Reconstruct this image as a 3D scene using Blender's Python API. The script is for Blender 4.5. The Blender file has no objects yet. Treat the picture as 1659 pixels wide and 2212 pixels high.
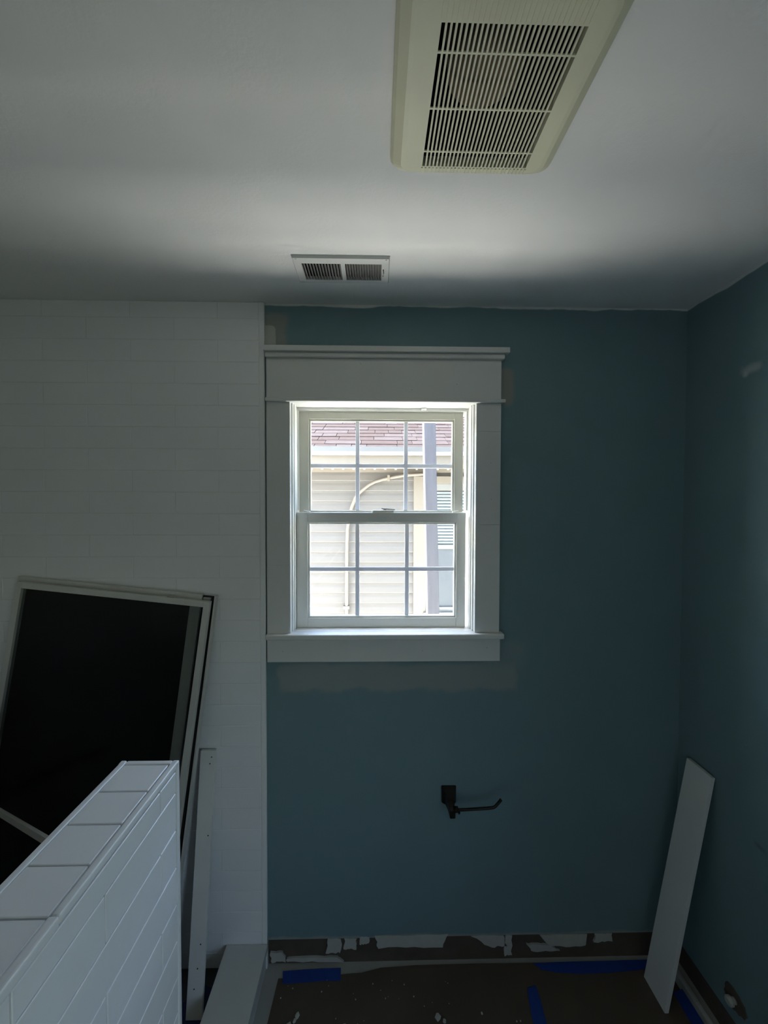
import bpy, bmesh, math, random
from mathutils import Matrix, Vector, noise

random.seed(7)
scn = bpy.context.scene
COL = scn.collection

# ------------------------------------------------------------------ camera
YAW, PITCH, ROLL = math.radians(1.1536), math.radians(1.3853), math.radians(-0.1343)
CAMZ = 1.729
_f = Vector((math.sin(YAW) * math.cos(PITCH), math.cos(YAW) * math.cos(PITCH), -math.sin(PITCH)))
_r = Vector((math.cos(YAW), -math.sin(YAW), 0))
_u = _r.cross(_f)
_r2 = _r * math.cos(ROLL) - _u * math.sin(ROLL)
_u2 = _u * math.cos(ROLL) + _r * math.sin(ROLL)
cam_d = bpy.data.cameras.new('camera')
cam_d.sensor_fit = 'VERTICAL'
cam_d.sensor_height = 36.0
cam_d.sensor_width = 27.0
cam_d.lens = 835.0 / 2212.0 * 36.0
cam_d.clip_start = 0.01
cam = bpy.data.objects.new('camera', cam_d)
COL.objects.link(cam)
cam.matrix_world = Matrix(((_r2.x, _u2.x, -_f.x, 0), (_r2.y, _u2.y, -_f.y, 0), (_r2.z, _u2.z, -_f.z, CAMZ), (0, 0, 0, 1)))
scn.camera = cam

# ------------------------------------------------------------------ sky, sun, exposure
SUN_ELEV, SUN_STRENGTH, SKY_STRENGTH, EXPOSURE = math.radians(58), 80.0, 2.6, 0.16
world = bpy.data.worlds.new('sky')
scn.world = world
world.use_nodes = True
wn = world.node_tree.nodes
wn.clear()
sky = wn.new('ShaderNodeTexSky')
sky.sky_type = 'NISHITA'
sky.sun_disc = False
sky.sun_elevation = SUN_ELEV
sky.sun_rotation = math.radians(-90)
sky.dust_density = 1.6
bg = wn.new('ShaderNodeBackground')
bg.inputs['Strength'].default_value = SKY_STRENGTH
wo = wn.new('ShaderNodeOutputWorld')
haze = wn.new('ShaderNodeHueSaturation')          # a bright hazy sky
haze.inputs['Saturation'].default_value = 0.85
world.node_tree.links.new(sky.outputs[0], haze.inputs['Color'])
world.node_tree.links.new(haze.outputs[0], bg.inputs[0])
world.node_tree.links.new(bg.outputs[0], wo.inputs[0])
sun_d = bpy.data.lights.new('sun', 'SUN')
sun_d.energy = SUN_STRENGTH
sun_d.angle = math.radians(0.53)
sun_d.color = (1.0, 0.95, 0.87)
sun = bpy.data.objects.new('sun', sun_d)
COL.objects.link(sun)
# the sun stands along the alley between the two houses, on the left
sun.rotation_euler = Vector((math.cos(SUN_ELEV), 0.02, -math.sin(SUN_ELEV))).to_track_quat('-Z', 'Y').to_euler()
sun.location = (-6, 2.6, 8)

vs = scn.view_settings
scn.display_settings.display_device = 'sRGB'
vs.view_transform = 'Standard'
vs.look = 'None'
vs.exposure = EXPOSURE
vs.gamma = 1.0
vs.use_curve_mapping = False
cy = scn.cycles
cy.use_denoising = True
cy.denoiser = 'OPENIMAGEDENOISE'
cy.max_bounces = 12
cy.diffuse_bounces = 8
cy.use_adaptive_sampling = True
cy.adaptive_threshold = 0.02
cy.glossy_bounces = 4
cy.transparent_max_bounces = 12
cy.caustics_reflective = False
cy.caustics_refractive = False
cy.sample_clamp_indirect = 0.0
cy.use_guiding = True
cy.use_surface_guiding = True

# ------------------------------------------------------------------ materials
def new_mat(name):
    m = bpy.data.materials.new(name)
    m.use_nodes = True
    return m, m.node_tree.nodes, m.node_tree.links, m.node_tree.nodes['Principled BSDF']

def mat(name, col, rough=0.6, var=0.06, scale=8.0, bump=0.0, bscale=60.0, metal=0.0, spec=0.4, stretch=None):
    m, n, l, p = new_mat(name)
    p.inputs['Roughness'].default_value = rough
    p.inputs['Metallic'].default_value = metal
    p.inputs['Specular IOR Level'].default_value = spec
    geo = n.new('ShaderNodeNewGeometry')
    src = geo.outputs['Position']
    if stretch:
        mp = n.new('ShaderNodeMapping')
        mp.inputs['Scale'].default_value = stretch
        l.new(src, mp.inputs['Vector'])
        src = mp.outputs[0]
    t = n.new('ShaderNodeTexNoise')
    t.inputs['Scale'].default_value = scale
    t.inputs['Detail'].default_value = 5
    l.new(src, t.inputs['Vector'])
    mix = n.new('ShaderNodeMix')
    mix.data_type = 'RGBA'
    mix.inputs['A'].default_value = tuple(c * (1 - var) for c in col) + (1,)
    mix.inputs['B'].default_value = tuple(min(1, c * (1 + var)) for c in col) + (1,)
    l.new(t.outputs['Fac'], mix.inputs['Factor'])
    l.new(mix.outputs['Result'], p.inputs['Base Color'])
    if bump:
        b = n.new('ShaderNodeTexNoise')
        b.inputs['Scale'].default_value = bscale
        b.inputs['Detail'].default_value = 4
        l.new(src, b.inputs['Vector'])
        bp = n.new('ShaderNodeBump')
        bp.inputs['Strength'].default_value = bump
        bp.inputs['Distance'].default_value = 0.004
        l.new(b.outputs['Fac'], bp.inputs['Height'])
        l.new(bp.outputs[0], p.inputs['Normal'])
    return m

def mth(n, l, op, a, b=None, c=None):
    k = n.new('ShaderNodeMath')
    k.operation = op
    for i, v in enumerate((a, b, c)):
        if v is None:
            continue
        if isinstance(v, (int, float)):
            k.inputs[i].default_value = v
        else:
            l.new(v, k.inputs[i])
    return k.outputs[0]

def painted_wall(name, col, axes, patches, ceiling_line=False):
    """teal wall paint with filler patches: (centre_u, centre_z, half_u, half_z, soft, ragged, colour, opacity)"""
    m, n, l, p = new_mat(name)
    p.inputs['Roughness'].default_value = 0.55
    p.inputs['Specular IOR Level'].default_value = 0.3
    geo = n.new('ShaderNodeNewGeometry')
    sep = n.new('ShaderNodeSeparateXYZ')
    l.new(geo.outputs['Position'], sep.inputs[0])
    u, z = sep.outputs[axes], sep.outputs['Z']
    t = n.new('ShaderNodeTexNoise')
    t.inputs['Scale'].default_value = 5
    t.inputs['Detail'].default_value = 4
    l.new(geo.outputs['Position'], t.inputs['Vector'])
    mix = n.new('ShaderNodeMix')
    mix.data_type = 'RGBA'
    mix.inputs['A'].default_value = tuple(c * 0.94 for c in col) + (1,)
    mix.inputs['B'].default_value = tuple(c * 1.06 for c in col) + (1,)
    l.new(t.outputs['Fac'], mix.inputs['Factor'])
    cur = mix.outputs['Result']
    t2 = n.new('ShaderNodeTexNoise')
    t2.inputs['Scale'].default_value = 14
    t2.inputs['Detail'].default_value = 6
    l.new(geo.outputs['Position'], t2.inputs['Vector'])
    jit = mth(n, l, 'SUBTRACT', t2.outputs['Fac'], 0.5)
    for cu, cz, hu, hz, soft, rag, pc, op in patches:
        du = mth(n, l, 'SUBTRACT', mth(n, l, 'ABSOLUTE', mth(n, l, 'SUBTRACT', u, cu)), hu)
        dz = mth(n, l, 'SUBTRACT', mth(n, l, 'ABSOLUTE', mth(n, l, 'SUBTRACT', z, cz)), hz)
        d = mth(n, l, 'SMOOTH_MAX', du, dz, 0.03)
        d = mth(n, l, 'ADD', d, mth(n, l, 'MULTIPLY', jit, rag))
        mr = n.new('ShaderNodeMapRange')
        mr.interpolation_type = 'SMOOTHSTEP'
        mr.inputs['From Min'].default_value = soft
        mr.inputs['From Max'].default_value = -soft
        mr.inputs['To Max'].default_value = op
        l.new(d, mr.inputs['Value'])
        mx = n.new('ShaderNodeMix')
        mx.data_type = 'RGBA'
        l.new(mr.outputs[0], mx.inputs['Factor'])
        l.new(cur, mx.inputs['A'])
        mx.inputs['B'].default_value = tuple(pc) + (1,)
        cur = mx.outputs['Result']
    if ceiling_line:
        t3 = n.new('ShaderNodeTexNoise')
        t3.noise_dimensions = '1D'
        t3.inputs['Scale'].default_value = 4.5
        t3.inputs['Detail'].default_value = 3
        l.new(u, t3.inputs['W'])
        edge = mth(n, l, 'ADD', mth(n, l, 'MULTIPLY', mth(n, l, 'SUBTRACT', t3.outputs['Fac'], 0.5), 0.030), 2.432)
        f = mth(n, l, 'MULTIPLY', mth(n, l, 'SUBTRACT', z, edge), 260.0)
        f = mth(n, l, 'MINIMUM', mth(n, l, 'MAXIMUM', f, 0.0), 1.0)
        mx = n.new('ShaderNodeMix')
        mx.data_type = 'RGBA'
        l.new(f, mx.inputs['Factor'])
        l.new(cur, mx.inputs['A'])
        mx.inputs['B'].default_value = (0.66, 0.66, 0.64, 1)
        cur = mx.outputs['Result']
    l.new(cur, p.inputs['Base Color'])
    b = n.new('ShaderNodeTexNoise')
    b.inputs['Scale'].default_value = 160
    l.new(geo.outputs['Position'], b.inputs['Vector'])
    bp = n.new('ShaderNodeBump')
    bp.inputs['Strength'].default_value = 0.12
    bp.inputs['Distance'].default_value = 0.003
    l.new(b.outputs['Fac'], bp.inputs['Height'])
    l.new(bp.outputs[0], p.inputs['Normal'])
    return m

def glass_mat(name, tint, refl=1.0, rough=0.0):
    m, n, l, p = new_mat(name)
    n.remove(p)
    tr = n.new('ShaderNodeBsdfTransparent')
    tr.inputs[0].default_value = tuple(tint) + (1,)
    gl = n.new('ShaderNodeBsdfGlossy')
    gl.inputs['Roughness'].default_value = rough
    fr = n.new('ShaderNodeFresnel')
    fr.inputs['IOR'].default_value = 1.45
    mx = n.new('ShaderNodeMixShader')
    gg = n.new('ShaderNodeNewGeometry')
    k = mth(n, l, 'MULTIPLY', mth(n, l, 'MULTIPLY', fr.outputs[0], refl), mth(n, l, 'SUBTRACT', 1.0, gg.outputs['Backfacing']))
    l.new(k, mx.inputs[0])
    l.new(tr.outputs[0], mx.inputs[1])
    l.new(gl.outputs[0], mx.inputs[2])
    l.new(mx.outputs[0], n['Material Output'].inputs[0])
    return m

TEAL = (0.158, 0.246, 0.266)
PLAST = (0.50, 0.49, 0.45)
M = {}
M['ceiling'] = mat('ceiling_paint', (0.80, 0.79, 0.765), 0.9, 0.02, 3, 0.10, 140, spec=0.1)
M['wall_back'] = painted_wall('teal_paint_back', TEAL, 'X', [
    (0.08, 1.085, 0.44, 0.050, 0.014, 0.06, (0.275, 0.305, 0.295), 0.85),
    (0.47, 1.165, 0.085, 0.055, 0.020, 0.06, (0.22, 0.28, 0.28), 0.7),
    (-0.38, 2.33, 0.055, 0.075, 0.012, 0.05, (0.30, 0.30, 0.27), 0.85),
    (-0.395, 2.315, 0.032, 0.047, 0.002, 0.02, PLAST, 0.9),
    (0.475, 2.15, 0.022, 0.065, 0.010, 0.03, (0.30, 0.28, 0.24), 0.8),
    (-0.10, 0.885, 0.012, 0.018, 0.006, 0.02, (0.22, 0.27, 0.27), 0.5),
    (0.30, 0.093, 0.80, 0.012, 0.006, 0.030, (0.34, 0.34, 0.31), 0.8),
], True)
M['wall_side'] = painted_wall('teal_paint_side', TEAL, 'Y', [
    (1.165, 2.138, 0.030, 0.011, 0.012, 0.05, (0.55, 0.57, 0.55), 0.55),
    (1.18, 2.125, 0.012, 0.010, 0.006, 0.03, (0.6, 0.62, 0.6), 0.6),
    (1.10, 0.71, 0.02, 0.012, 0.006, 0.03, (0.03, 0.05, 0.05), 0.5),
], True)
M['white_wall'] = mat('white_wall_paint', (0.72, 0.71, 0.68), 0.8, 0.03, 3)
M['trim'] = mat('white_trim_paint', (0.66, 0.66, 0.635), 0.45, 0.03, 6, 0.03, 30)
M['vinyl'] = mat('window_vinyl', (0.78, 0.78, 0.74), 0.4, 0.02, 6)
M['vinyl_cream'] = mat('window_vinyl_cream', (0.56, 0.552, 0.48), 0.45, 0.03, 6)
def bar_mat():
    m, n, l, p = new_mat('grid_bar_pale')
    p.inputs['Base Color'].default_value = (0.75, 0.77, 0.80, 1)
    p.inputs['Roughness'].default_value = 0.5
    tl = n.new('ShaderNodeBsdfTranslucent')
    tl.inputs[0].default_value = (0.80, 0.81, 0.83, 1)
    mx = n.new('ShaderNodeMixShader')
    mx.inputs[0].default_value = 0.15
    l.new(p.outputs[0], mx.inputs[1])
    l.new(tl.outputs[0], mx.inputs[2])
    l.new(mx.outputs[0], n['Material Output'].inputs[0])
    return m
M['grid'] = bar_mat()
M['tile'] = mat('white_glazed_tile', (0.7992, 0.8046, 0.8046), 0.22, 0.02, 4, 0.38, 10, spec=0.5)
M['grout'] = mat('white_grout', (0.70, 0.70, 0.68), 0.9, 0.04, 40, 0.1, 200)
M['tile_trim'] = mat('white_tile_trim', (0.7776, 0.783, 0.7776), 0.3, 0.02, 8)
M['curb'] = mat('pale_stone_curb', (0.60, 0.61, 0.59), 0.35, 0.05, 10)
M['fan'] = mat('yellowed_plastic', (0.72, 0.70, 0.51), 0.5, 0.05, 9)
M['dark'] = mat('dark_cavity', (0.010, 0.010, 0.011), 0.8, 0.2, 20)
M['rust'] = mat('dusty_motor', (0.176, 0.128, 0.088), 0.8, 0.3, 40)
M['register'] = mat('register_paint', (0.66, 0.655, 0.63), 0.5, 0.03, 10)
M['louvre'] = mat('register_louvre', (0.42, 0.41, 0.38), 0.5, 0.05, 20)
M['bronze'] = mat('oil_rubbed_bronze', (0.018, 0.015, 0.013), 0.35, 0.25, 30, metal=0.6)
M['alu'] = mat('pale_aluminium', (0.62, 0.61, 0.57), 0.35, 0.05, 12, metal=0.35)
M['glass_dark'] = glass_mat('tinted_glass', (0.72, 0.74, 0.73), 0.7, 0.05)
M['black_panel'] = mat('black_panel', (0.006, 0.006, 0.006), 0.3, 0.3, 8, spec=0.25)
M['board'] = mat('white_primed_board', (0.69, 0.69, 0.6612), 0.6, 0.04, 10, 0.05, 40)
M['nail'] = mat('nail_hole_dark', (0.03, 0.028, 0.025), 0.8, 0.1)
M['paper'] = mat('brown_floor_paper', (0.105, 0.078, 0.058), 0.8, 0.25, 6, 0.15, 30)
M['tape'] = mat('blue_masking_tape', (0.014, 0.05, 0.27), 0.6, 0.12, 20)
M['floor_tile'] = mat('pale_floor', (0.40, 0.395, 0.36), 0.6, 0.12, 14, 0.05, 60)
M['shower_floor'] = mat('dark_shower_floor', (0.05, 0.052, 0.055), 0.5, 0.2, 12)
M['tarp'] = mat('navy_sheet', (0.012, 0.022, 0.085), 0.6, 0.2, 8)
M['exposed'] = mat('torn_brown_paper', (0.085, 0.068, 0.05), 0.9, 0.35, 16, 0.3, 50)
M['plaster'] = mat('plaster_remnant', (0.45, 0.44, 0.40), 0.85, 0.12, 30, 0.3, 60)
M['speck'] = mat('plaster_crumb', (0.5, 0.49, 0.45), 0.9, 0.1)
M['glass'] = glass_mat('window_glass', (0.93, 0.95, 0.94), 1.0)
# outside
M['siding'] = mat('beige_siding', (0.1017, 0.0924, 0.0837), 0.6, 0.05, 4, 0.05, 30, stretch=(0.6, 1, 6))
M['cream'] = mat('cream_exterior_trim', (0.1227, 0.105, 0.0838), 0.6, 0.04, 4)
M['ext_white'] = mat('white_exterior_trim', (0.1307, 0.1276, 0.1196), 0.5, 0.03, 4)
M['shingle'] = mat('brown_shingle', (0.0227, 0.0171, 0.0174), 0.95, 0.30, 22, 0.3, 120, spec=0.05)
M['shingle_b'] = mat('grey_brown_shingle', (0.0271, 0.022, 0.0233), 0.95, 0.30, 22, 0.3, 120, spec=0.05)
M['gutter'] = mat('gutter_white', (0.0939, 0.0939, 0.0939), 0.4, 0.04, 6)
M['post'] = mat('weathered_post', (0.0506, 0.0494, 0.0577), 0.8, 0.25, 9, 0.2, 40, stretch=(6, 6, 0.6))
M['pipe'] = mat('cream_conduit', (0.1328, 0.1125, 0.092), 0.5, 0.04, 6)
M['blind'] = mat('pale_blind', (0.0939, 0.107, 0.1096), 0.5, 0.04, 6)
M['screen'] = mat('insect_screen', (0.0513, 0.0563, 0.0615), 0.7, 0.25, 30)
M['ground'] = mat('pale_concrete', (0.7992, 0.7937, 0.7659), 0.9, 0.06, 3, 0.1, 30)
M['dim_ground'] = mat('added_dark_ground', (0.05, 0.06, 0.035), 0.95, 0.3, 30, 0.3, 80)  # made-up dark ground colour, keeps bounce through the added window low
M['ext_wall'] = mat('own_house_siding', (0.55, 0.55, 0.52), 0.7, 0.04, 4)

# ------------------------------------------------------------------ helpers
def tag(o, label=None, cat=None, group=None, kind=None):
    if label: o['label'] = label
    if cat: o['category'] = cat
    if group: o['group'] = group
    if kind: o['kind'] = kind
    return o

def wloc(o):
    v = Vector(o.location)
    return v + wloc(o.parent) if o.parent else v

def link(name, me, m, parent=None, loc=(0, 0, 0), rot=None, local=False):
    if isinstance(me, bmesh.types.BMesh):
        d = bpy.data.meshes.new(name)
        bmesh.ops.recalc_face_normals(me, faces=me.faces)
        me.to_mesh(d)
        me.free()
        if m is not None:
            d.materials.append(M[m])
        me = d
    o = bpy.data.objects.new(name, me)
    COL.objects.link(o)
    if parent is not None:
        o.parent = parent
    o.location = Vector(loc) - (wloc(parent) if parent is not None and not local else Vector((0, 0, 0)))
    if rot: o.rotation_euler = rot
    return o

def empty(name, loc=(0, 0, 0), parent=None):
    o = bpy.data.objects.new(name, None)
    o.empty_display_size = 0.05
    COL.objects.link(o)
    o.location = Vector(loc)
    if parent is not None:
        o.parent = parent
        o.location = Vector(loc) - wloc(parent)
    return o

def add_box(bm, x0, x1, y0, y1, z0, z1, bev=0.0, seg=2):
    r = bmesh.ops.create_cube(bm, size=1)
    for v in r['verts']:
        v.co = Vector(((x0 + x1) / 2 + v.co.x * (x1 - x0), (y0 + y1) / 2 + v.co.y * (y1 - y0), (z0 + z1) / 2 + v.co.z * (z1 - z0)))
    if bev:
        es = list({e for v in r['verts'] for e in v.link_edges})
        bmesh.ops.bevel(bm, geom=es, offset=bev, segments=seg, profile=0.6, affect='EDGES')

def box(name, x0, x1, y0, y1, z0, z1, m, parent=None, bev=0.0, seg=2, local=False, rot=None):
    c = ((x0 + x1) / 2, (y0 + y1) / 2, (z0 + z1) / 2)
    bm = bmesh.new()
    hx, hy, hz = (x1 - x0) / 2, (y1 - y0) / 2, (z1 - z0) / 2
    add_box(bm, -hx, hx, -hy, hy, -hz, hz, bev, seg)
    return link(name, bm, m, parent, c, rot, local)

def prism(name, pts, axis, a0, a1, m, parent=None, local=False):
    """polygon pts in the plane normal to axis ('y': (x,z); 'z': (x,y); 'x': (y,z)), from a0 to a1"""
    bm = bmesh.new()
    mk = {'y': lambda p, a: (p[0], a, p[1]), 'z': lambda p, a: (p[0], p[1], a), 'x': lambda p, a: (a, p[0], p[1])}[axis]
    cu = sum(p[0] for p in pts) / len(pts)
    cv = sum(p[1] for p in pts) / len(pts)
    q = [(p[0] - cu, p[1] - cv) for p in pts]
    va = [bm.verts.new(mk(p, 0)) for p in q]
    vb = [bm.verts.new(mk(p, a1 - a0)) for p in q]
    bm.faces.new(va)
    bm.faces.new(vb[::-1])
    for i in range(len(q)):
        j = (i + 1) % len(q)
        bm.faces.new((va[i], va[j], vb[j], vb[i]))
    return link(name, bm, m, parent, mk((cu, cv), a0), None, local)

def tube(name, pts, rad, m, parent=None, seg=12, local=False, caps=True):
    """round tube along points; rad a number or one per point"""
    bm = bmesh.new()
    o0 = Vector(pts[0])
    P = [Vector(p) - o0 for p in pts]
    R = rad if isinstance(rad, (list, tuple)) else [rad] * len(P)
    rings = []
    up = Vector((0.123, 0.31, 0.94)).normalized()
    for i, p in enumerate(P):
        t = (P[min(i + 1, len(P) - 1)] - P[max(i - 1, 0)]).normalized()
        a = t.cross(up)
        if a.length < 1e-3: a = t.cross(Vector((1, 0, 0)))
        a.normalize()
        b = t.cross(a)
        rings.append([bm.verts.new(p + (a * math.cos(k * 2 * math.pi / seg) + b * math.sin(k * 2 * math.pi / seg)) * R[i]) for k in range(seg)])
    for i in range(len(P) - 1):
        for k in range(seg):
            fc = bm.faces.new((rings[i][k], rings[i][(k + 1) % seg], rings[i + 1][(k + 1) % seg], rings[i + 1][k]))
            fc.smooth = True
    if caps:
        bm.faces.new(rings[0][::-1])
        bm.faces.new(rings[-1])
    return link(name, bm, m, parent, o0, None, local)

def slab_holes(name, ax, u0, u1, v0, v1, a0, a1, holes, m):
    """slab normal to ax with rectangular holes, built as a joined grid of boxes"""
    us = sorted({u0, u1} | {h[0] for h in holes} | {h[1] for h in holes})
    vv = sorted({v0, v1} | {h[2] for h in holes} | {h[3] for h in holes})
    bm = bmesh.new()
    vt = {}
    def V(i, j, k):
        key = (i, j, k)
        if key not in vt:
            u, v, a = us[i], vv[j], (a0, a1)[k]
            vt[key] = bm.verts.new({'y': (u, a, v), 'z': (u, v, a), 'x': (a, u, v)}[ax])
        return vt[key]
    def solid(i, j):
        if not (0 <= i < len(us) - 1 and 0 <= j < len(vv) - 1): return False
        u, v = (us[i] + us[i + 1]) / 2, (vv[j] + vv[j + 1]) / 2
        return not any(h[0] < u < h[1] and h[2] < v < h[3] for h in holes)
    for i in range(len(us) - 1):
        for j in range(len(vv) - 1):
            if not solid(i, j): continue
            for k in (0, 1):
                bm.faces.new((V(i, j, k), V(i + 1, j, k), V(i + 1, j + 1, k), V(i, j + 1, k)))
            if not solid(i - 1, j): bm.faces.new((V(i, j, 0), V(i, j + 1, 0), V(i, j + 1, 1), V(i, j, 1)))
            if not solid(i + 1, j): bm.faces.new((V(i + 1, j, 0), V(i + 1, j + 1, 0), V(i + 1, j + 1, 1), V(i + 1, j, 1)))
            if not solid(i, j - 1): bm.faces.new((V(i, j, 0), V(i + 1, j, 0), V(i + 1, j, 1), V(i, j, 1)))
            if not solid(i, j + 1): bm.faces.new((V(i, j + 1, 0), V(i + 1, j + 1, 0), V(i + 1, j + 1, 1), V(i, j + 1, 1)))
    return tag(link(name, bm, m), kind='structure')

# ------------------------------------------------------------------ the room
D, XR, XL, YB, ZC = 1.411, 1.1393, -1.52, -1.75, 2.44
GZ = -0.45                                            # ground outside
WO = 1.551                                            # outer face of the window wall
OX0, OX1, OZ0, OZ1 = -0.3240, 0.3750, 1.237, 2.106    # rough opening
FAN = (0.045, 0.341, 0.546, 0.808)                    # holes in the ceiling
REG = (-0.226, 0.019, 1.154, 1.247)
ceiling = slab_holes('ceiling', 'z', XL - .12, XR + .12, YB - .12, WO, ZC, ZC + .10, [FAN, REG], 'ceiling')
attic = tag(box('roof_deck', XL - .12, XR + .12, YB - .12, WO, ZC + .30, ZC + .36, 'white_wall'), kind='structure')  # unseen roof deck closing the space above the ceiling
floor = tag(box('floor', XL - .12, XR + .12, YB - .12, WO, -0.15, 0.0, 'floor_tile'), kind='structure')
wall_back = slab_holes('wall_back', 'y', XL - .12, XR + .12, 0.098, ZC + .3, D, WO, [(OX0, OX1, OZ0, OZ1)], 'wall_back')
SY_0, SY_1, SZ_0, SZ_1 = -1.40, -0.70, 0.60, 1.72
wall_right = slab_holes('wall_right', 'x', YB - .12, WO, 0.085, ZC + .3, XR, XR + .12, [(SY_0, SY_1, SZ_0, SZ_1)], 'wall_side')
wall_left = tag(box('wall_left', XL - .12, XL, YB - .12, WO, 0.0, ZC + .3, 'white_wall'), kind='structure')
wall_rear = tag(box('wall_rear', XL - .12, XR + .12, YB - .12, YB, 0.0, ZC + .36, 'white_wall'), kind='structure')
# window added in the right wall, out of view, to brighten the lower room
rw = empty('added_fill_window', (XR, (SY_0 + SY_1) / 2, SZ_0))
tag(rw, kind='structure')
for (a, b, c, d_) in ((SY_0, SY_0 + .04, SZ_0, SZ_1), (SY_1 - .04, SY_1, SZ_0, SZ_1), (SY_0 + .04, SY_1 - .04, SZ_0, SZ_0 + .04), (SY_0 + .04, SY_1 - .04, SZ_1 - .04, SZ_1), (SY_0 + .04, SY_1 - .04, 1.04, 1.08)):
    box('fill_window_frame', XR + .05, XR + .09, a, b, c, d_, 'trim', rw)
for (c, d_) in ((SZ_0 + .04, 1.04), (1.08, SZ_1 - .04)):
    box('pane', XR + .069, XR + .071, SY_0 + .04, SY_1 - .04, c, d_, 'glass', rw)
box('fill_window_sill', XR - .05, XR - .0005, SY_0 - .03, SY_1 + .03, SZ_0 - .025, SZ_0, 'trim', rw)

# torn strip where the baseboard was pulled off, with plaster remnants
strip = box('exposed_strip', XL - .12, XR + .12, D + .006, WO, 0.0, 0.098, 'exposed', wall_back)
strip2 = box('exposed_strip', XR + .005, XR + .12, YB, WO, 0.0, 0.085, 'exposed', wall_right)
def ragged(u0, u1, z0, z1, n=7, amp=0.010, sl=0.0, sr=0.0):
    pts = []
    for i in range(n + 1):
        pts.append((u0 + (u1 - u0) * i / n + random.uniform(-1, 1) * amp * .5, z0 + random.uniform(0, 1) * amp))
    for i in range(1, 4):
        pts.append((u1 + sr * i / 4 + random.uniform(-1, 1) * amp * .6, z0 + (z1 - z0) * i / 4))
    for i in range(n, -1, -1):
        pts.append((u0 + sl + (u1 + sr - u0 - sl) * i / n + random.uniform(-1, 1) * amp * .3, z1 - random.uniform(0, .5) * amp))
    for i in range(3, 0, -1):
        pts.append((u0 + sl * i / 4 + random.uniform(-1, 1) * amp * .6, z0 + (z1 - z0) * i / 4))
    return pts
for (u0, u1, z0, z1, sl, sr) in ((-0.185, -0.130, .040, .100, .01, .0), (-0.118, -0.070, .052, .100, 0, 0), (-0.060, -0.030, .070, .104, 0, .01),
                                 (0.010, 0.255, .055, .107, -.01, .02), (0.43, 0.50, .050, .100, -.07, -.02), (0.49, 0.515, .015, .10, 0, 0),
                                 (0.66, 0.80, .045, .098, -.04, 0), (0.60, 0.70, .028, .060, -.03, -.05), (-0.33, -0.12, .006, .028, 0, -.02),
                                 (-0.39, -0.335, .008, .050, 0, -.01), (0.83, 0.90, .06, .098, 0, 0)):
    prism('plaster_remnant', ragged(u0, u1, z0, z1, 7, .008, sl, sr), 'y', D - .001, D + .012, 'plaster', wall_back)

# ------------------------------------------------------------------ white wall tile on the left of the window wall
TY = D - 0.012
EDGE = -0.4193
backing = box('thinset', XL, EDGE + .018, TY + .0007, D + .01, 0.0, ZC - .001, 'grout', wall_back)
_tiles = {}
def tile_piece(parent, cx, cy, cz, sx, sy, sz, m='tile', bev=0.0012, jit=.0004):
    key = (round(sx, 4), round(sy, 4), round(sz, 4))
    if key not in _tiles:
        bm = bmesh.new()
        add_box(bm, -sx / 2, sx / 2, -sy / 2, sy / 2, -sz / 2, sz / 2, bev, 1)
        me = bpy.data.meshes.new('tile')
        bmesh.ops.recalc_face_normals(bm, faces=bm.faces)
        bm.to_mesh(me)
        bm.free()
        me.materials.append(M[m])
        _tiles[key] = me
    return link('tile', _tiles[key], None, parent, (cx, cy + random.uniform(-jit, jit), cz))
PITCH, TL, G = 0.0772, 0.3064, 0.0014
zt = 1.3787
k = -18
while zt + k * PITCH < ZC:
    z0 = zt + k * PITCH
    z1 = min(z0 + PITCH, ZC)
    z0 = max(z0, 0.0)
    if z1 - z0 > .008:
        x = EDGE - (TL * .5 if (k % 2) else TL)
        # courses alternate: a half tile or a full tile next to the edge trim
        xr = EDGE
        first = TL * .475 if (k % 2) else TL * .975
        while xr > XL + .01:
            w = first
            first = TL
            xl = max(xr - w, XL)
            tile_piece(wall_back, (xl + xr) / 2, TY + .006, (z0 + z1) / 2, xr - xl - G, .012, z1 - z0 - G, bev=.0009, jit=.0002)
            xr = xl
    k += 1
box('edge_trim', EDGE, EDGE + .0195, TY - .0005, D, 0.0, ZC, 'tile_trim', wall_back, .003)

# ------------------------------------------------------------------ half wall of the shower, tiled
PX0, PX1, PYE, PZ, PYN = -0.5300, -0.4115, 0.8050, 1.1890, -1.70
half = tag(box('wall_half', PX0 + .008, PX1 - .008, PYN, PYE - .010, 0.0, PZ - .010, 'grout'), kind='structure')
TX = 0.0765
TW = 0.0125
y = PYE - .012
nt = 0
while y > PYN + .02:
    y0 = max(y - .0738, PYN)
    tile_piece(half, (PX0 + PX1) / 2 - .001, (y + y0) / 2, PZ - .0065, PX1 - PX0 - 2 * TW - .0035, y - y0 - .0022, .0125)
    y = y0
    nt += 1
def trim_bar(name, x0, x1, y0, y1, z0, z1, b=.0035):
    return box(name, x0, x1, y0, y1, z0, z1, 'tile_trim', half, b, 3)
trim_bar('edge_trim', PX0, PX0 + TW, PYN, PYE - .0005, PZ - .011, PZ + .0006)
trim_bar('edge_trim', PX1 - TW, PX1, .4995, PYE - .0005, PZ - .013, PZ + .0014, .004)
trim_bar('edge_trim', PX1 - TW - .001, PX1 + .0012, PYN, .4985, PZ - .014, PZ + .0026, .004)
trim_bar('edge_trim', PX0 + TW, PX1 - TW, PYE - .0115, PYE, PZ - .011, PZ + .0006)
trim_bar('edge_trim', PX1 - .011, PX1 + .0008, PYE - .0115, PYE + .0005, 0.0, PZ + .001)
trim_bar('edge_trim', PX0 - .0008, PX0 + .011, PYE - .0115, PYE + .0005, 0.0, PZ + .001)
ztop = PZ - .0145
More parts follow.
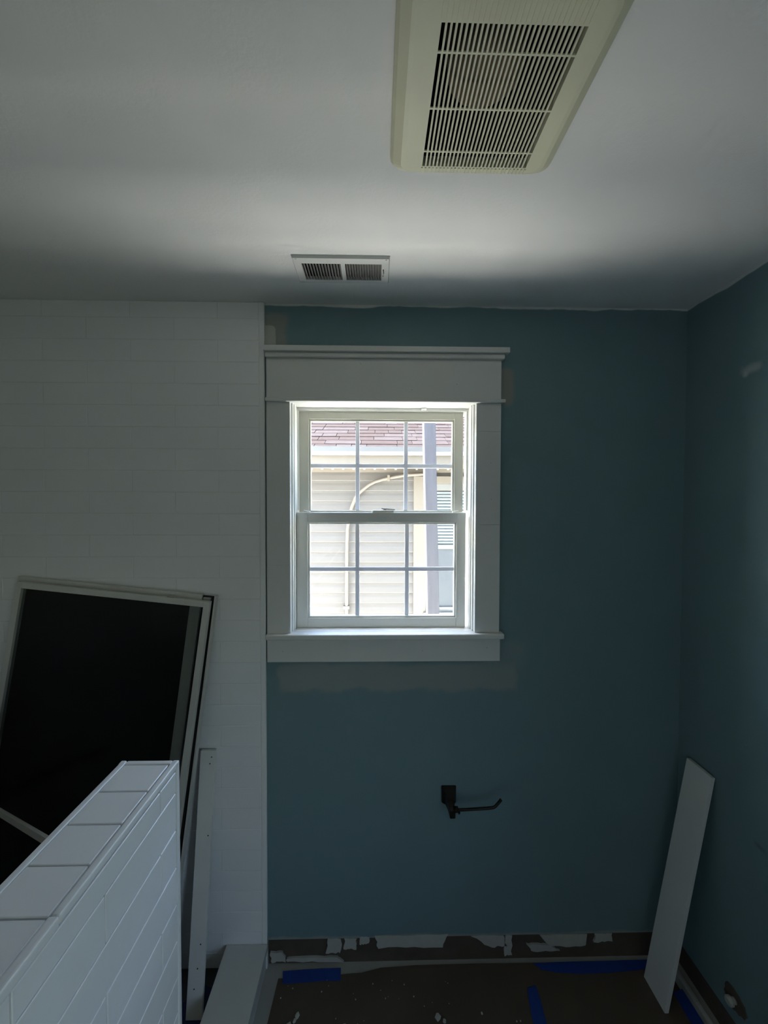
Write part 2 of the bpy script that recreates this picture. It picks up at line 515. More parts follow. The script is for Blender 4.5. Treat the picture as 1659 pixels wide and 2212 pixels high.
# first course is cut, then full courses; joints every half tile alternating at y=.735 and y=.584
rows = []
z1 = ztop
hh = ztop - 1.1300
i = 0
while z1 > 0.02:
    z0 = max(z1 - (hh if i == 0 else .0783), 0.0)
    for side in (1, -1):
        yj = 0.7355 if i % 2 == 0 else 0.5840
        cuts = [PYE - .012]
        yy = yj
        while yy > PYN + .05:
            cuts.append(yy)
            yy -= .3030
        cuts.append(PYN)
        for a, b in zip(cuts[:-1], cuts[1:]):
            xx = (PX1 - .0052) if side == 1 else (PX0 + .0052)
            if side == -1 and i > 4: continue
            tile_piece(half, xx + random.uniform(-.0003, .0003), (a + b) / 2, (z0 + z1) / 2, .0092, a - b - .0020, z1 - z0 - .0022)
    z1 = z0
    i += 1
# end face courses
z1 = ztop
i = 0
while z1 > 0.02:
    z0 = max(z1 - (hh if i == 0 else .0783), 0.0)
    tile_piece(half, (PX0 + PX1) / 2, PYE - .0055, (z0 + z1) / 2, PX1 - PX0 - .026, .0095, z1 - z0 - .0022)
    z1 = z0
    i += 1

# ------------------------------------------------------------------ curb and shower floor
curb = empty('shower_curb', (-0.47, 1.1, 0))
tag(curb, 'pale stone shower curb running from half wall to window wall', 'curb')
box('body', -0.541, -0.405, PYE + .001, TY - .001, 0.0, 0.076, 'curb', curb)
box('cap', -0.549, -0.397, PYE + .001, TY - .001, 0.076, 0.098, 'curb', curb, .003)
shower = tag(box('floor_shower', XL, -0.542, YB + .02, TY - .001, 0.0, 0.010, 'shower_floor'), kind='structure')
sheet = tag(prism('plastic_sheet', [(-0.58, 0.88), (-0.545, 0.88), (-0.545, 1.33), (-0.60, 1.345), (-0.66, 1.30), (-0.64, 0.95)], 'z', 0.0102, 0.0118, 'tarp'),
            'dark navy sheet on shower floor beside the curb', 'sheet')

# ------------------------------------------------------------------ window
win = empty('window_1', (0.025, D, OZ0))
tag(win, kind='structure')
IX0, IX1, HZ = -0.3084, 0.3594, 2.0895
WB = 'vinyl'
JY = D - .019
for (x0, x1, side) in ((OX0, IX0, 1), (IX1, OX1, -1)):
    box('jamb', x0, x1, JY, WO, OZ0, OZ1, 'trim', win)
    xa = IX0 if side == 1 else IX1
    box('stop', min(xa, xa + side * .0050), max(xa, xa + side * .0050), D + .004, D + .020, 1.256, HZ, 'vinyl', win, .001)
    box('stop', min(xa, xa + side * .0085), max(xa, xa + side * .0085), D + .0215, D + .042, 1.256, HZ, 'vinyl', win, .0015)
    box('track', min(xa, xa + side * .0075), max(xa, xa + side * .0075), D + .044, WO - .005, 1.250, HZ, 'vinyl', win, .001)
    box('parting_bead', min(xa, xa + side * .0125), max(xa, xa + side * .0125), 1.4865, 1.4945, 1.70, HZ, 'vinyl', win, .001)
box('head_jamb', IX0, IX1, JY, WO, HZ, OZ1, 'trim', win)
box('head_stop', IX0 + .009, IX1 - .009, 1.483, 1.496, HZ - .010, HZ, 'vinyl', win, .001)
box('head_stop', IX0 + .009, IX1 - .009, 1.532, WO, HZ - .016, HZ, 'vinyl', win, .001)
box('blind_clip', 0.172, 0.190, 1.470, 1.484, HZ - .0075, HZ, 'vinyl', win, .001)
box('exterior_sill', IX0, IX1, 1.480, WO + .05, 1.225, 1.248, 'vinyl', win)
# interior stool: nose with horns plus the tongue that runs back to the sash
box('stool', -0.3945, 0.4630, 1.372, D, 1.2370, 1.2560, 'trim', win, .005, 3)
box('stool_tongue', IX0, IX1, D - .0005, 1.484, 1.2372, 1.2556, 'trim', win)
box('apron', -0.3930, 0.4535, 1.393, D, 1.1505, 1.2368, 'trim', win, .001)
for (x0, x1) in ((-0.3920, IX0 - .0003), (IX1 + .0003, 0.4490)):
    cuts = (1.2562, 1.504, 2.0868) if x0 < 0 else (1.2562, 1.650, 1.986, 2.0868)
    for ca, cb in zip(cuts[:-1], cuts[1:]):
        box('side_casing', x0, x1, 1.391, D, ca + .0002, cb - .0002, 'trim', win, .0006, 1)
box('head_fillet', -0.3940, 0.4625, 1.379, D, 2.0870, 2.1000, 'trim', win, .004, 3)
box('head_casing', -0.3915, 0.4487, 1.391, D, 2.1002, 2.2410, 'trim', win, .001)
box('bed_moulding', -0.3930, 0.4588, 1.3785, D, 2.2412, 2.2590, 'trim', win, .005, 3)
box('cap_moulding', -0.3955, 0.4712, 1.366, D, 2.2592, 2.2780, 'trim', win, .002)
for (hx, hz) in ((0.013, 2.193), (-0.056, 2.224), (0.127, 2.133), (0.288, 2.154), (0.414, 1.873), (0.416, 1.742), (-0.337, 1.19), (0.17, 1.19), (0.405, 1.20)):
    c = 1.3905 if hz > 1.24 else 1.3925
    tube('nail_hole', [(hx, c, hz), (hx, c + .002, hz)], .0011, 'nail', win, 6)

def sash(x0, x1, z0, z1, gx0, gx1, gz0, gz1, y0, y1, m1, m2, hm, label):
    s = empty('sash', ((x0 + x1) / 2, y0, z0), win)
    tag(s, label)
    b = .007
    yg = (y0 + y1) / 2
    box('stile', x0, gx0 - b, y0, y1, z0, z1, m1, s, .0012)
    box('stile', gx1 + b, x1, y0, y1, z0, z1, m1, s, .0012)
    box('rail', gx0 - b + .0003, gx1 + b - .0003, y0, y1, gz1 + b, z1, m2, s, .0012)
    box('rail', gx0 - b + .0003, gx1 + b - .0003, y0, y1, z0, gz0 - b, m1, s, .0012)
    # glazing bead, mitred frame a little behind the face
    for (a, c, e, f) in ((gx0 - b, gx0, gz0 - b, gz1 + b), (gx1, gx1 + b, gz0 - b, gz1 + b)):
        box('glazing_bead', a, c, y0 + .005, y1 - .004, e, f, m1, s, .0015)
    for (e, f) in ((gz0 - b, gz0), (gz1, gz1 + b)):
        box('glazing_bead', gx0, gx1, y0 + .005, y1 - .004, e, f, m1, s, .0015)
    xs = [gx0] + hm[0] + [gx1]
    zs = [gz0, hm[1], gz1]
    w = .0076
    for mx in hm[0]:
        for (e, f) in ((gz0, hm[1] - w), (hm[1] + w, gz1)):
            box('grid_bar', mx - w, mx + w, yg - .0045, yg + .0045, e, f, 'grid', s, .002)
    box('grid_bar', gx0, gx1, yg - .0045, yg + .0045, hm[1] - w, hm[1] + w, 'grid', s, .002)
    for i in range(3):
        for j in range(2):
            a = xs[i] + (w if i else 0)
            c = xs[i + 1] - (w if i < 2 else 0)
            e = zs[j] + (w if j else 0)
            f = zs[j + 1] - (w if j < 1 else 0)
            box('pane', a, c, yg - .0008, yg + .0008, e, f, 'glass', s)
    return s
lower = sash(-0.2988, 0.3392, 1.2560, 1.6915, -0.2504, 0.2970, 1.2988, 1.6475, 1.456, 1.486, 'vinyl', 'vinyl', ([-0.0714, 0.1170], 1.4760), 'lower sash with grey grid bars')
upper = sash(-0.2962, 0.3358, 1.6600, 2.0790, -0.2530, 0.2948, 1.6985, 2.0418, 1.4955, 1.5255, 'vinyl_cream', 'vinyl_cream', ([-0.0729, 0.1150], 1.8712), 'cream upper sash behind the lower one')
# sash lock on the meeting rail
lk = empty('sash_lock', (0.03, 1.47, 1.6915), win)
bm = bmesh.new()
add_box(bm, -.042, .042, -.010, .010, 0, .009, .004, 3)
link('lock_base', bm, 'vinyl', lk, (0.026, 1.470, 1.6915))
bm = bmesh.new()
add_box(bm, -.030, .022, -.005, .005, 0, .0045, .002, 2)
for v in bm.verts:
    if v.co.x > .012: v.co.z -= (v.co.x - .012) * .5
link('lock_lever', bm, 'louvre', lk, (0.050, 1.470, 1.7045))
tube('lock_pivot', [(0.032, 1.470, 1.699), (0.032, 1.470, 1.706)], .006, 'vinyl', lk, 12)
for sx, d in ((-0.262, 1), (0.302, -1)):
    bm = bmesh.new()
    add_box(bm, -.012, .012, -.006, .006, 0, .004, .001, 1)
    for v in bm.verts:
        if v.co.x * d < -.004: v.co.z += .005
    link('tilt_latch', bm, 'vinyl', win, (sx, 1.470, 1.6915))

# ------------------------------------------------------------------ exhaust fan on the ceiling
fan = empty('exhaust_fan', (0.193, 0.677, ZC))
tag(fan, 'yellowed plastic exhaust fan grille with long narrow slots on ceiling', 'exhaust fan')
def rrect(x0, x1, y0, y1, r, n=5):
    out = []
    for (cx, cy, a) in ((x1 - r, y1 - r, 0), (x0 + r, y1 - r, 90), (x0 + r, y0 + r, 180), (x1 - r, y0 + r, 270)):
        for i in range(n + 1):
            t = math.radians(a + 90 * i / n)
            out.append((cx + r * math.cos(t), cy + r * math.sin(t)))
    return out
SX0, SX1, SY0, SY1 = 0.0915, 0.3025, 0.5630, 0.7970
loops = [(rrect(0.0270, 0.3590, 0.5040, 0.8270, .022), ZC - .0005), (rrect(0.0275, 0.3585, 0.5045, 0.8265, .022), ZC - .010),
         (rrect(0.0325, 0.3535, 0.5100, 0.8215, .022), ZC - .019), (rrect(0.0480, 0.3380, 0.5240, 0.8120, .020), ZC - .029),
         (rrect(0.0560, 0.3300, 0.5280, 0.8090, .018), ZC - .030),
         (rrect(SX0, SX1, SY0, SY1, .0003), ZC - .030), (rrect(SX0, SX1, SY0, SY1, .0003), ZC - .016)]
bm = bmesh.new()
L = [[bm.verts.new((p[0] - .193, p[1] - .677, z - ZC)) for p in pts] for pts, z in loops]
for a, b in zip(L[:-1], L[1:]):
    for i in range(len(a)):
        j = (i + 1) % len(a)
        fc = bm.faces.new((a[i], a[j], b[j], b[i]))
bmesh.ops.remove_doubles(bm, verts=bm.verts, dist=1e-5)
for fc in bm.faces: fc.smooth = False
link('grille_frame', bm, 'fan', fan, (.193, .677, ZC))
NS = 28
pit = (SX1 - SX0) / NS
slatm = None
for i in range(1, NS):
    xc = SX0 + pit * i - pit * .06
    if slatm is None:
        o = box('slat', xc - .0016, xc + .0016, SY0, SY1, ZC - .030, ZC - .0268, 'fan', fan)
        slatm = o.data
    else:
        link('slat', slatm, None, fan, (xc, (SY0 + SY1) / 2, ZC - .0284))
for yr in (0.6000, 0.6835, 0.7650):
    box('cross_rib', SX0, SX1, yr - .0014, yr + .0014, ZC - .0298, ZC - .0275, 'fan', fan)
bm = bmesh.new()
for i in range(NS + 1):
    xc = SX0 + pit * i - .193
    add_box(bm, xc - .0017, xc + .0017, .8000 - .677, .8110 - .677, -.0312, -.0275)
    add_box(bm, xc - .0017, xc + .0017, .5290 - .677, .5600 - .677, -.0313, -.0270)
tag(link('raised_ribs', bm, 'fan', fan, (.193, .677, ZC)), kind='stuff')
bm = bmesh.new()
for i in range(NS):
    xc = SX0 + pit * (i + .5) - .193
    add_box(bm, xc - .0022, xc + .0022, .8262 - .677, .8272 - .677, -.0095, -.0035)
tag(link('edge_slots', bm, 'nail', fan, (.193, .677, ZC)), kind='stuff')
# housing above the grille, with the dusty motor
bm = bmesh.new()
x0, x1, y0, y1 = FAN
for (a, b, c, d_, e, f) in ((x0, x0 + .004, y0, y1, 0, .15), (x1 - .004, x1, y0, y1, 0, .15), (x0, x1, y0, y0 + .004, 0, .15), (x0, x1, y1 - .004, y1, 0, .15), (x0, x1, y0, y1, .146, .15)):
    add_box(bm, a - .193, b - .193, c - .677, d_ - .677, e, f)
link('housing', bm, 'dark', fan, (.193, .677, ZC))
tube('motor', [(0.180, 0.655, ZC - .004), (0.180, 0.655, ZC + .006), (0.180, 0.655, ZC + .07), (0.180, 0.655, ZC + .14)], [.040, .062, .066, .066], 'rust', fan, 24)

# ------------------------------------------------------------------ heating register on the ceiling
reg = empty('ceiling_register', (-0.104, 1.193, ZC))
tag(reg, 'small white two-section air register on ceiling above the window', 'air vent')
def frame_plate(name, x0, x1, y0, y1, hx0, hx1, hy0, hy1, z0, z1, m, parent, ins=.003):
    bm = bmesh.new()
    lp = [((x0, x1, y0, y1), z1), ((x0, x1, y0, y1), z1 - .0012), ((x0 + ins, x1 - ins, y0 + ins, y1 - ins), z0), ((hx0, hx1, hy0, hy1), z0), ((hx0, hx1, hy0, hy1), z1)]
    rings = []
    for (a, b, c, d_), z in lp:
        rings.append([bm.verts.new(v) for v in ((a, c, z), (b, c, z), (b, d_, z), (a, d_, z))])
    for a, b in zip(rings[:-1], rings[1:]):
        for i in range(4):
            bm.faces.new((a[i], a[(i + 1) % 4], b[(i + 1) % 4], b[i]))
    for v in bm.verts: v.co -= Vector((x0, y0, z1))
    return link(name, bm, m, parent, (x0, y0, z1))
frame_plate('frame', -0.2465, 0.0385, 1.131, 1.262, -0.2222, 0.0148, 1.1590, 1.2420, ZC - .008, ZC - .0002, 'register', reg)
box('divider', -0.1068, -0.0945, 1.1590, 1.2420, ZC - .0078, ZC - .0005, 'register', reg)
lm = None
for (a, b, n) in ((-0.2222, -0.1068, 13), (-0.0945, 0.0148, 14)):
    for i in range(n):
        xc = a + (b - a) * (i + .62) / n
        if lm is None:
            o = box('louvre', xc - .0004, xc + .0004, 1.1590, 1.2420, ZC - .0085, ZC + .0045, 'louvre', reg)
            lm = o.data
        else:
            o = link('louvre', lm, None, reg, (xc, 1.2005, ZC - .002))
        o.rotation_euler = (0, math.radians(-34 if a < -.15 else -30), 0)
box('damper_lever', 0.0195, 0.0225, 1.192, 1.204, ZC - .016, ZC - .0078, 'louvre', reg)
for yy in (1.183, 1.212):
    box('lever_slot', 0.0185, 0.0215, yy, yy + .008, ZC - .0086, ZC - .0079, 'nail', reg)
for xx in (-0.2345, 0.0275):
    tube('screw', [(xx, 1.140, ZC - .0095), (xx, 1.140, ZC - .0075)], .003, 'register', reg, 10)
bm = bmesh.new()
x0, x1, y0, y1 = REG
for (a, b, c, d_, e, f) in ((x0, x0 + .003, y0, y1, .006, .2), (x1 - .003, x1, y0, y1, .006, .2), (x0, x1, y0, y0 + .003, .006, .2), (x0, x1, y1 - .003, y1, .006, .2), (x0, x1, y0, y1, .196, .2)):
    add_box(bm, a + .104, b + .104, c - 1.193, d_ - 1.193, e, f)
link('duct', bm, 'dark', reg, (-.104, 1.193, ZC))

# ------------------------------------------------------------------ paper roll holder on the wall
hold = empty('paper_roll_holder', (0.262, D, 0.67))
tag(hold, 'dark bronze toilet paper holder arm on teal wall below the window', 'paper holder')
bm = bmesh.new()
prof = [(D, 0.027, 0.030, 0.647), (D - .008, 0.027, 0.030, 0.647), (D - .014, 0.024, 0.027, 0.646), (D - .022, 0.016, 0.022, 0.641), (D - .040, 0.0115, 0.018, 0.632), (D - .062, 0.0100, 0.016, 0.623), (D - .070, 0.0095, 0.014, 0.620)]
rings = []
for (yy, hx, hz, zc) in prof:
    rings.append([bm.verts.new((sx * hx + (zc - .647) * -.10, yy - D, zc + sz * hz - .647)) for sx, sz in ((-1, -1), (1, -1), (1, 1), (-1, 1))])
for a, b in zip(rings[:-1], rings[1:]):
    for i in range(4):
        bm.faces.new((a[i], a[(i + 1) % 4], b[(i + 1) % 4], b[i]))
bm.faces.new(rings[-1])
bm.faces.new(rings[0][::-1])
bmesh.ops.bevel(bm, geom=list(bm.edges), offset=.0015, segments=2, affect='EDGES')
link('mount', bm, 'bronze', hold, (0.2715, D, 0.647))
AY = D - .062
tube('collar', [(0.277, AY, 0.634), (0.294, AY, 0.634)], .0105, 'bronze', hold, 14)
tube('arm', [(0.270, AY, 0.632), (0.32, AY, 0.633), (0.40, AY, 0.637), (0.420, AY, 0.639), (0.428, AY, 0.643), (0.436, AY, 0.652), (0.449, AY, 0.668)], .0052, 'bronze', hold, 12)
tube('set_screw', [(0.297, AY - .004, 0.622), (0.297, AY - .004, 0.628)], .004, 'bronze', hold, 8)

# ------------------------------------------------------------------ framed dark panels leaning in the shower
def lean_matrix(rho, lean, origin):
    r, a = math.radians(rho), math.radians(lean)
    ex = Vector((math.cos(r), -math.sin(r) * math.sin(a), -math.sin(r) * math.cos(a)))
    ez = Vector((math.sin(r), math.cos(r) * math.sin(a), math.cos(r) * math.cos(a)))
    ey = ez.cross(ex)
    return Matrix(((ex.x, ey.x, ez.x, origin[0]), (ex.y, ey.y, ez.y, origin[1]), (ex.z, ey.z, ez.z, origin[2]), (0, 0, 0, 1)))
def panel_root(name, TR, rho, lean, label, cat):
    """root at the lower right corner; the top right front corner is at TR"""
    m = lean_matrix(rho, lean, TR)
    ez = Vector((m[0][2], m[1][2], m[2][2]))
    h = (TR[2] - .014) / ez.z
    o = empty(name)
    o.matrix_world = lean_matrix(rho, lean, Vector(TR) - ez * h)
    tag(o, label, cat)
    return o, h
def bar_mitre(name, x0, x1, y0, y1, z0, z1, m, parent, bev=.001):
    return box(name, x0, x1, y0, y1, z0, z1, m, parent, bev, 2, local=True)
W1 = 0.664
pf, h1 = panel_root('framed_glass_panel', (-0.5786, 1.345, 1.3837), 6.1, 5.0, 'dark glass panel in slim pale aluminium frame leaning in shower, front one', 'glass panel')
fw = .019
bar_mitre('frame_stile', -fw, 0, 0, .022, 0, h1, 'alu', pf)
bar_mitre('frame_stile', -W1, -W1 + fw, 0, .022, 0, h1, 'alu', pf)
bar_mitre('frame_rail', -W1 + fw, -fw, .0003, .0217, h1 - .021, h1, 'alu', pf)
bar_mitre('frame_rail', -W1 + fw, -fw, .0003, .0217, 0, .021, 'alu', pf)
box('glass', -W1 + fw, -fw, .010, .013, .021, h1 - .021, 'glass_dark', pf, local=True)
box('clip', -.150, -.125, .006, .016, h1, h1 + .006, 'louvre', pf, .002, local=True)
pb, h2 = panel_root('framed_black_panel', (-0.5665, 1.3720, 1.3965), 5.9, 4.6, 'black panel in aluminium channel frame leaning on tiled wall, rear one', 'glass panel')
W2 = .695
box('frame_rail', -W2 + .006, -.0562, 0, .022, h2 - .030, h2, 'alu', pb, .001, local=True)
box('frame_rail', -W2 + .006, -.0562, 0, .022, 0, .030, 'alu', pb, .001, local=True)
box('channel_lip', -.0560, -.0505, 0, .022, 0, h2, 'alu', pb, .0008, local=True)
box('channel_lip', -.0055, 0, 0, .022, 0, h2, 'alu', pb, .0008, local=True)
box('channel_web', -.0505, -.0055, .012, .020, 0, h2 - .004, 'dark', pb, local=True)
box('corner_clip', -.045, -.020, .003, .012, h2 - .018, h2 - .009, 'louvre', pb, .001, local=True)
box('inner_stile', -.0890, -.0562, .004, .018, .03, h2 - .03, 'alu', pb, .001, local=True)
box('frame_stile', -W2, -W2 + .006, 0, .022, 0, h2, 'alu', pb, .0008, local=True)
box('panel_sheet', -W2 + .006, -.0890, .009, .014, .030, h2 - .030, 'black_panel', pb, local=True)

# narrow strip leaning across the front of the dark panel
p0, p1 = Vector((-0.5365, 0.7655, 0.9803)), Vector((-1.282, 1.2775, 0.7302))
st = empty('trim_strip')
tag(st, 'narrow pale strip wedged between half wall and the dark glass panel', 'trim strip')
ex = (p1 - p0).normalized()
ey = Vector((0, 0, 1)).cross(ex).normalized()
ez = ex.cross(ey)
st.matrix_world = Matrix(((ex.x, ey.x, ez.x, p0.x), (ex.y, ey.y, ez.y, p0.y), (ex.z, ey.z, ez.z, p0.z), (0, 0, 0, 1)))
box('strip_bar', 0, (p1 - p0).length, -.004, .004, -.010, .010, 'alu', st, .001, local=True)
box('strip_lip', 0, (p1 - p0).length, -.007, -.0042, -.010, -.007, 'alu', st, local=True)

# ------------------------------------------------------------------ boards
bl = empty('white_board')
tag(bl, 'tall narrow white board with nail holes leaning on tile beside glass panels', 'board')
p0, p1 = Vector((-0.5860, 1.252, 0.0125)), Vector((-0.5860, 1.3790, 0.8370))
ez = (p1 - p0).normalized()
ex = Vector((1, 0, 0))
ey = ez.cross(ex)
bl.matrix_world = Matrix(((ex.x, ey.x, ez.x, p0.x), (ex.y, ey.y, ez.y, p0.y), (ex.z, ey.z, ez.z, p0.z), (0, 0, 0, 1)))
hb = (p1 - p0).length
box('plank', -.0425, .0105, 0, .012, 0.0, hb, 'board', bl, .001, local=True)
for (hx, hz) in ((-.002, .813), (-.007, .791), (.000, .557), (-.006, .222), (-.012, .150), (-.020, .09)):
    tube('nail_hole', [(hx, -.0006, hz), (hx, .001, hz)], .0024, 'nail', bl, 8, local=True)

br = empty('white_board')
tag(br, 'wide short white board leaning in the corner against the teal right wall', 'board')
p0, p1 = Vector((0.979, 1.2475, 0.003)), Vector((1.1210, 1.2475, 0.813))
ez = (p1 - p0).normalized()
ex = Vector((0, 1, 0))
ey = ez.cross(ex)
br.matrix_world = Matrix(((ex.x, ey.x, ez.x, p0.x), (ex.y, ey.y, ez.y, p0.y), (ex.z, ey.z, ez.z, p0.z), (0, 0, 0, 1)))
hb2 = (p1 - p0).length
sgn = 1 if ey.x > 0 else -1
box('plank', 0, .102, min(0, -sgn * 0), .014 if sgn > 0 else 0.0, 0, hb2, 'board', br, .001, local=True) if sgn > 0 else box('plank', 0, .102, -.014, 0, 0, hb2, 'board', br, .001, local=True)

# ------------------------------------------------------------------ floor paper, tape, crumbs
def paper(name, outline, z, thick, m):
    bm = bmesh.new()
    vs_ = [bm.verts.new((p[0], p[1], z)) for p in outline]
    fc = bm.faces.new(vs_)
    bmesh.ops.triangulate(bm, faces=[fc])
    bmesh.ops.subdivide_edges(bm, edges=list(bm.edges), cuts=5, use_grid_fill=True)
    for v in bm.verts:
        v.co.z += .0022 * (noise.noise(Vector((v.co.x * 5, v.co.y * 7, 1.3))) + .55)
        v.co.z = max(v.co.z, z)
    r = bmesh.ops.extrude_face_region(bm, geom=list(bm.faces))
    for g in r['geom']:
        if isinstance(g, bmesh.types.BMVert): g.co.z += thick
    return link(name, bm, m)
pap = paper('floor_paper', [(-0.352, 1.368), (-0.24, 1.372), (-0.12, 1.376), (-0.05, 1.380), (0.02, 1.394), (0.15, 1.399), (0.40, 1.400), (0.70, 1.398), (0.98, 1.395),
                            (1.085, 1.385), (1.08, 1.25), (1.075, 0.6), (1.07, -0.6), (1.07, -1.5), (-0.38, -1.5), (-0.375, -0.5), (-0.37, 0.6), (-0.362, 1.15)], 0.0006, .0012, 'paper')
tag(pap, 'brown paper floor protection sheet spattered with plaster', 'floor paper')
def tape(pts, label, z=.0052):
    bm = bmesh.new()
    n = len(pts)
    t = []
    for (a, b) in pts:
        t.append((bm.verts.new((a[0], a[1], z + .0005 * random.random())), bm.verts.new((b[0], b[1], z + .0005 * random.random()))))
    for p, q in zip(t[:-1], t[1:]):
        bm.faces.new((p[0], p[1], q[1], q[0]))
    r = bmesh.ops.extrude_face_region(bm, geom=list(bm.faces))
    for g in r['geom']:
        if isinstance(g, bmesh.types.BMVert): g.co.z -= .0008
    return tag(link('masking_tape', bm, 'tape'), label, 'tape', 'blue tape on the floor paper')
tape([((-.340, 1.388), (-.332, 1.350)), ((-.26, 1.392), (-.255, 1.353)), ((-.19, 1.394), (-.186, 1.356)), ((-.1278, 1.394), (-.1248, 1.356))], 'short straight blue tape piece on paper beside the shower curb')
tape([((.590, 1.396), (.612, 1.376)), ((.66, 1.397), (.665, 1.366)), ((.75, 1.398), (.75, 1.360)), ((.85, 1.398), (.85, 1.361)), ((.95, 1.399), (.95, 1.366)), ((1.03, 1.399), (1.03, 1.372))], 'long curved blue tape piece along the wall under window')
tape([((.540, 1.322), (.572, 1.330)), ((.533, 1.29), (.574, 1.296)), ((.526, 1.25), (.570, 1.252)), ((.522, 1.20), (.566, 1.20)), ((.520, 1.12), (.563, 1.12))], 'slanting blue tape strip on the brown paper mid floor')
tape([((1.05, 1.30), (1.09, 1.31)), ((1.047, 1.2), (1.09, 1.2)), ((1.045, 1.05), (1.088, 1.05))], 'blue tape strip along the right wall behind leaning board')
crumbs = bmesh.new()
random.seed(11)
cl = [(-.262, 1.262, .011), (-.268, 1.25, .008), (-.285, 1.235, .012), (-.10, 1.232, .010), (.21, 1.25, .012), (.23, 1.24, .008), (.36, 1.257, .005)]
for _ in range(90):
    cl.append((random.uniform(-.33, .5), random.uniform(1.0, 1.36), random.choice((.0015, .002, .003))))
for (cx, cy_, s) in cl:
    r = bmesh.ops.create_icosphere(crumbs, subdivisions=1, radius=s)
    for v in r['verts']:
        v.co = Vector((v.co.x * random.uniform(.5, 1.1) + cx, v.co.y * random.uniform(.7, 1.2) + cy_, v.co.z * .35 + .004 + s * .25))
tag(link('plaster_crumbs', crumbs, 'speck'), 'scattered pale plaster crumbs on the brown floor paper', 'debris', kind='stuff')

# pale bead of old caulk and the capped water stub at the foot of the right wall
bead = tag(box('trim_1', 1.104, 1.118, -1.6, 1.405, 0.0, .012, 'plaster', None, .003), kind='structure')
valve = empty('water_stub', (XR, 1.163, .156))
tag(valve, 'capped pale water pipe stub low on the teal right wall', 'pipe stub')
bm = bmesh.new()
ring = [(.036 + .004 * math.sin(3.1 * i) + .004 * math.sin(7 * i), i * math.tau / 22) for i in range(22)]
va = [bm.verts.new((0, r * math.cos(t), r * math.sin(t))) for r, t in ring]
vb = [bm.verts.new((-.0025, r * .93 * math.cos(t), r * .93 * math.sin(t))) for r, t in ring]
bm.faces.new(vb)
for i in range(22):
    bm.faces.new((va[i], va[(i + 1) % 22], vb[(i + 1) % 22], vb[i]))
link('cut_out', bm, 'exposed', valve, (XR - .0002, 1.163, .156))
tube('pipe', [(XR - .002, 1.163, .156), (XR - .012, 1.163, .156)], .009, 'alu', valve, 14)
tube('cap', [(XR - .012, 1.163, .156), (XR - .014, 1.163, .156), (XR - .024, 1.163, .156), (XR - .027, 1.163, .156)], [.010, .0135, .0135, .009], 'plaster', valve, 14)

# ------------------------------------------------------------------ outside: the neighbour's house
ground = tag(box('ground', -40, 40, -30, 60, GZ - .2, GZ, 'ground'), kind='structure')
dim_ground = tag(box('ground_added_dark', XR + .30, 40, -30, 1.0, GZ - .1, GZ + .02, 'dim_ground'), kind='structure')  # unseen dark ground, added to stop sunlit bounce entering the side window
slab_holes('wall_exterior', 'y', XL - .12, XR + .12, GZ, ZC + .36, WO + .0005, WO + .02, [(OX0, OX1, OZ0 - .012, OZ1)], 'ext_wall')
FY, EY, SZ = 3.90, 3.50, 2.068
HX0, HX1 = -5.0, 6.0
house = empty('neighbour_house', (0.5, FY, GZ))
tag(house, 'beige sided neighbouring house with brown shingle roof seen through the window', 'house')
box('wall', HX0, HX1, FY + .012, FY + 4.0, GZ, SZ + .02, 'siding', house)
# lap siding, course by course
CP = .1028
zc = 1.9475
kk = 0
WX0, WX1 = 0.376, 1.56
lap = None
def lap_board(x0, x1, z0, z1):
    bm = bmesh.new()
    h = z1 - z0
    cx = (x0 + x1) / 2
    prof = [(0.012, 0), (-.015, 0), (-.0160, .006), (-.006, h * .55), (0.001, h * .8), (0.004, h), (0.012, h)]
    A = [bm.verts.new((x0 - cx, a, b)) for a, b in prof]
    B = [bm.verts.new((x1 - cx, a, b)) for a, b in prof]
    n = len(prof)
    for i in range(n):
        bm.faces.new((A[i], A[(i + 1) % n], B[(i + 1) % n], B[i]))
    bm.faces.new(A[::-1])
    bm.faces.new(B)
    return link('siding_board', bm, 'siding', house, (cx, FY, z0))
z = zc + CP
while z > GZ:
    z1 = min(z + CP, SZ)
    if z1 - z > .01:
        lap_board(HX0, WX0, z, z1)
        if z < .52 or z > 2.0:
            lap_board(WX0, WX1, z, z1)
        lap_board(WX1, HX1, z, z1)
    z -= CP
# eave
box('soffit', HX0, HX1, EY + .02, FY + .012, SZ, SZ + .012, 'cream', house)
box('frieze', HX0, HX1, FY - .020, FY - .002, SZ - .035, SZ, 'cream', house)
for i in range(36):
    xx = -1.6 + i * .105
    box('soffit_vent', xx, xx + .020, FY - .034, FY - .0205, SZ - .010, SZ - .0005, 'louvre', house)
box('fascia', HX0, HX1, EY, EY + .02, SZ - .002, SZ + .130, 'cream', house)
bm = bmesh.new()
gp = [(0, 0), (-.03, 0), (-.055, .030), (-.060, .075), (-.055, .075), (-.045, .032), (-.026, .008), (0, .008)]
A = [bm.verts.new((HX0, p[0], p[1])) for p in gp]
B = [bm.verts.new((HX1, p[0], p[1])) for p in gp]
for i in range(len(gp)):
    bm.faces.new((A[i], A[(i + 1) % len(gp)], B[(i + 1) % len(gp)], B[i]))
bm.faces.new(A); bm.faces.new(B[::-1])
link('gutter', bm, 'gutter', house, (0, EY - .001, SZ + .085))
SL = math.radians(24)
RY, RZ = EY - .02, SZ + .150
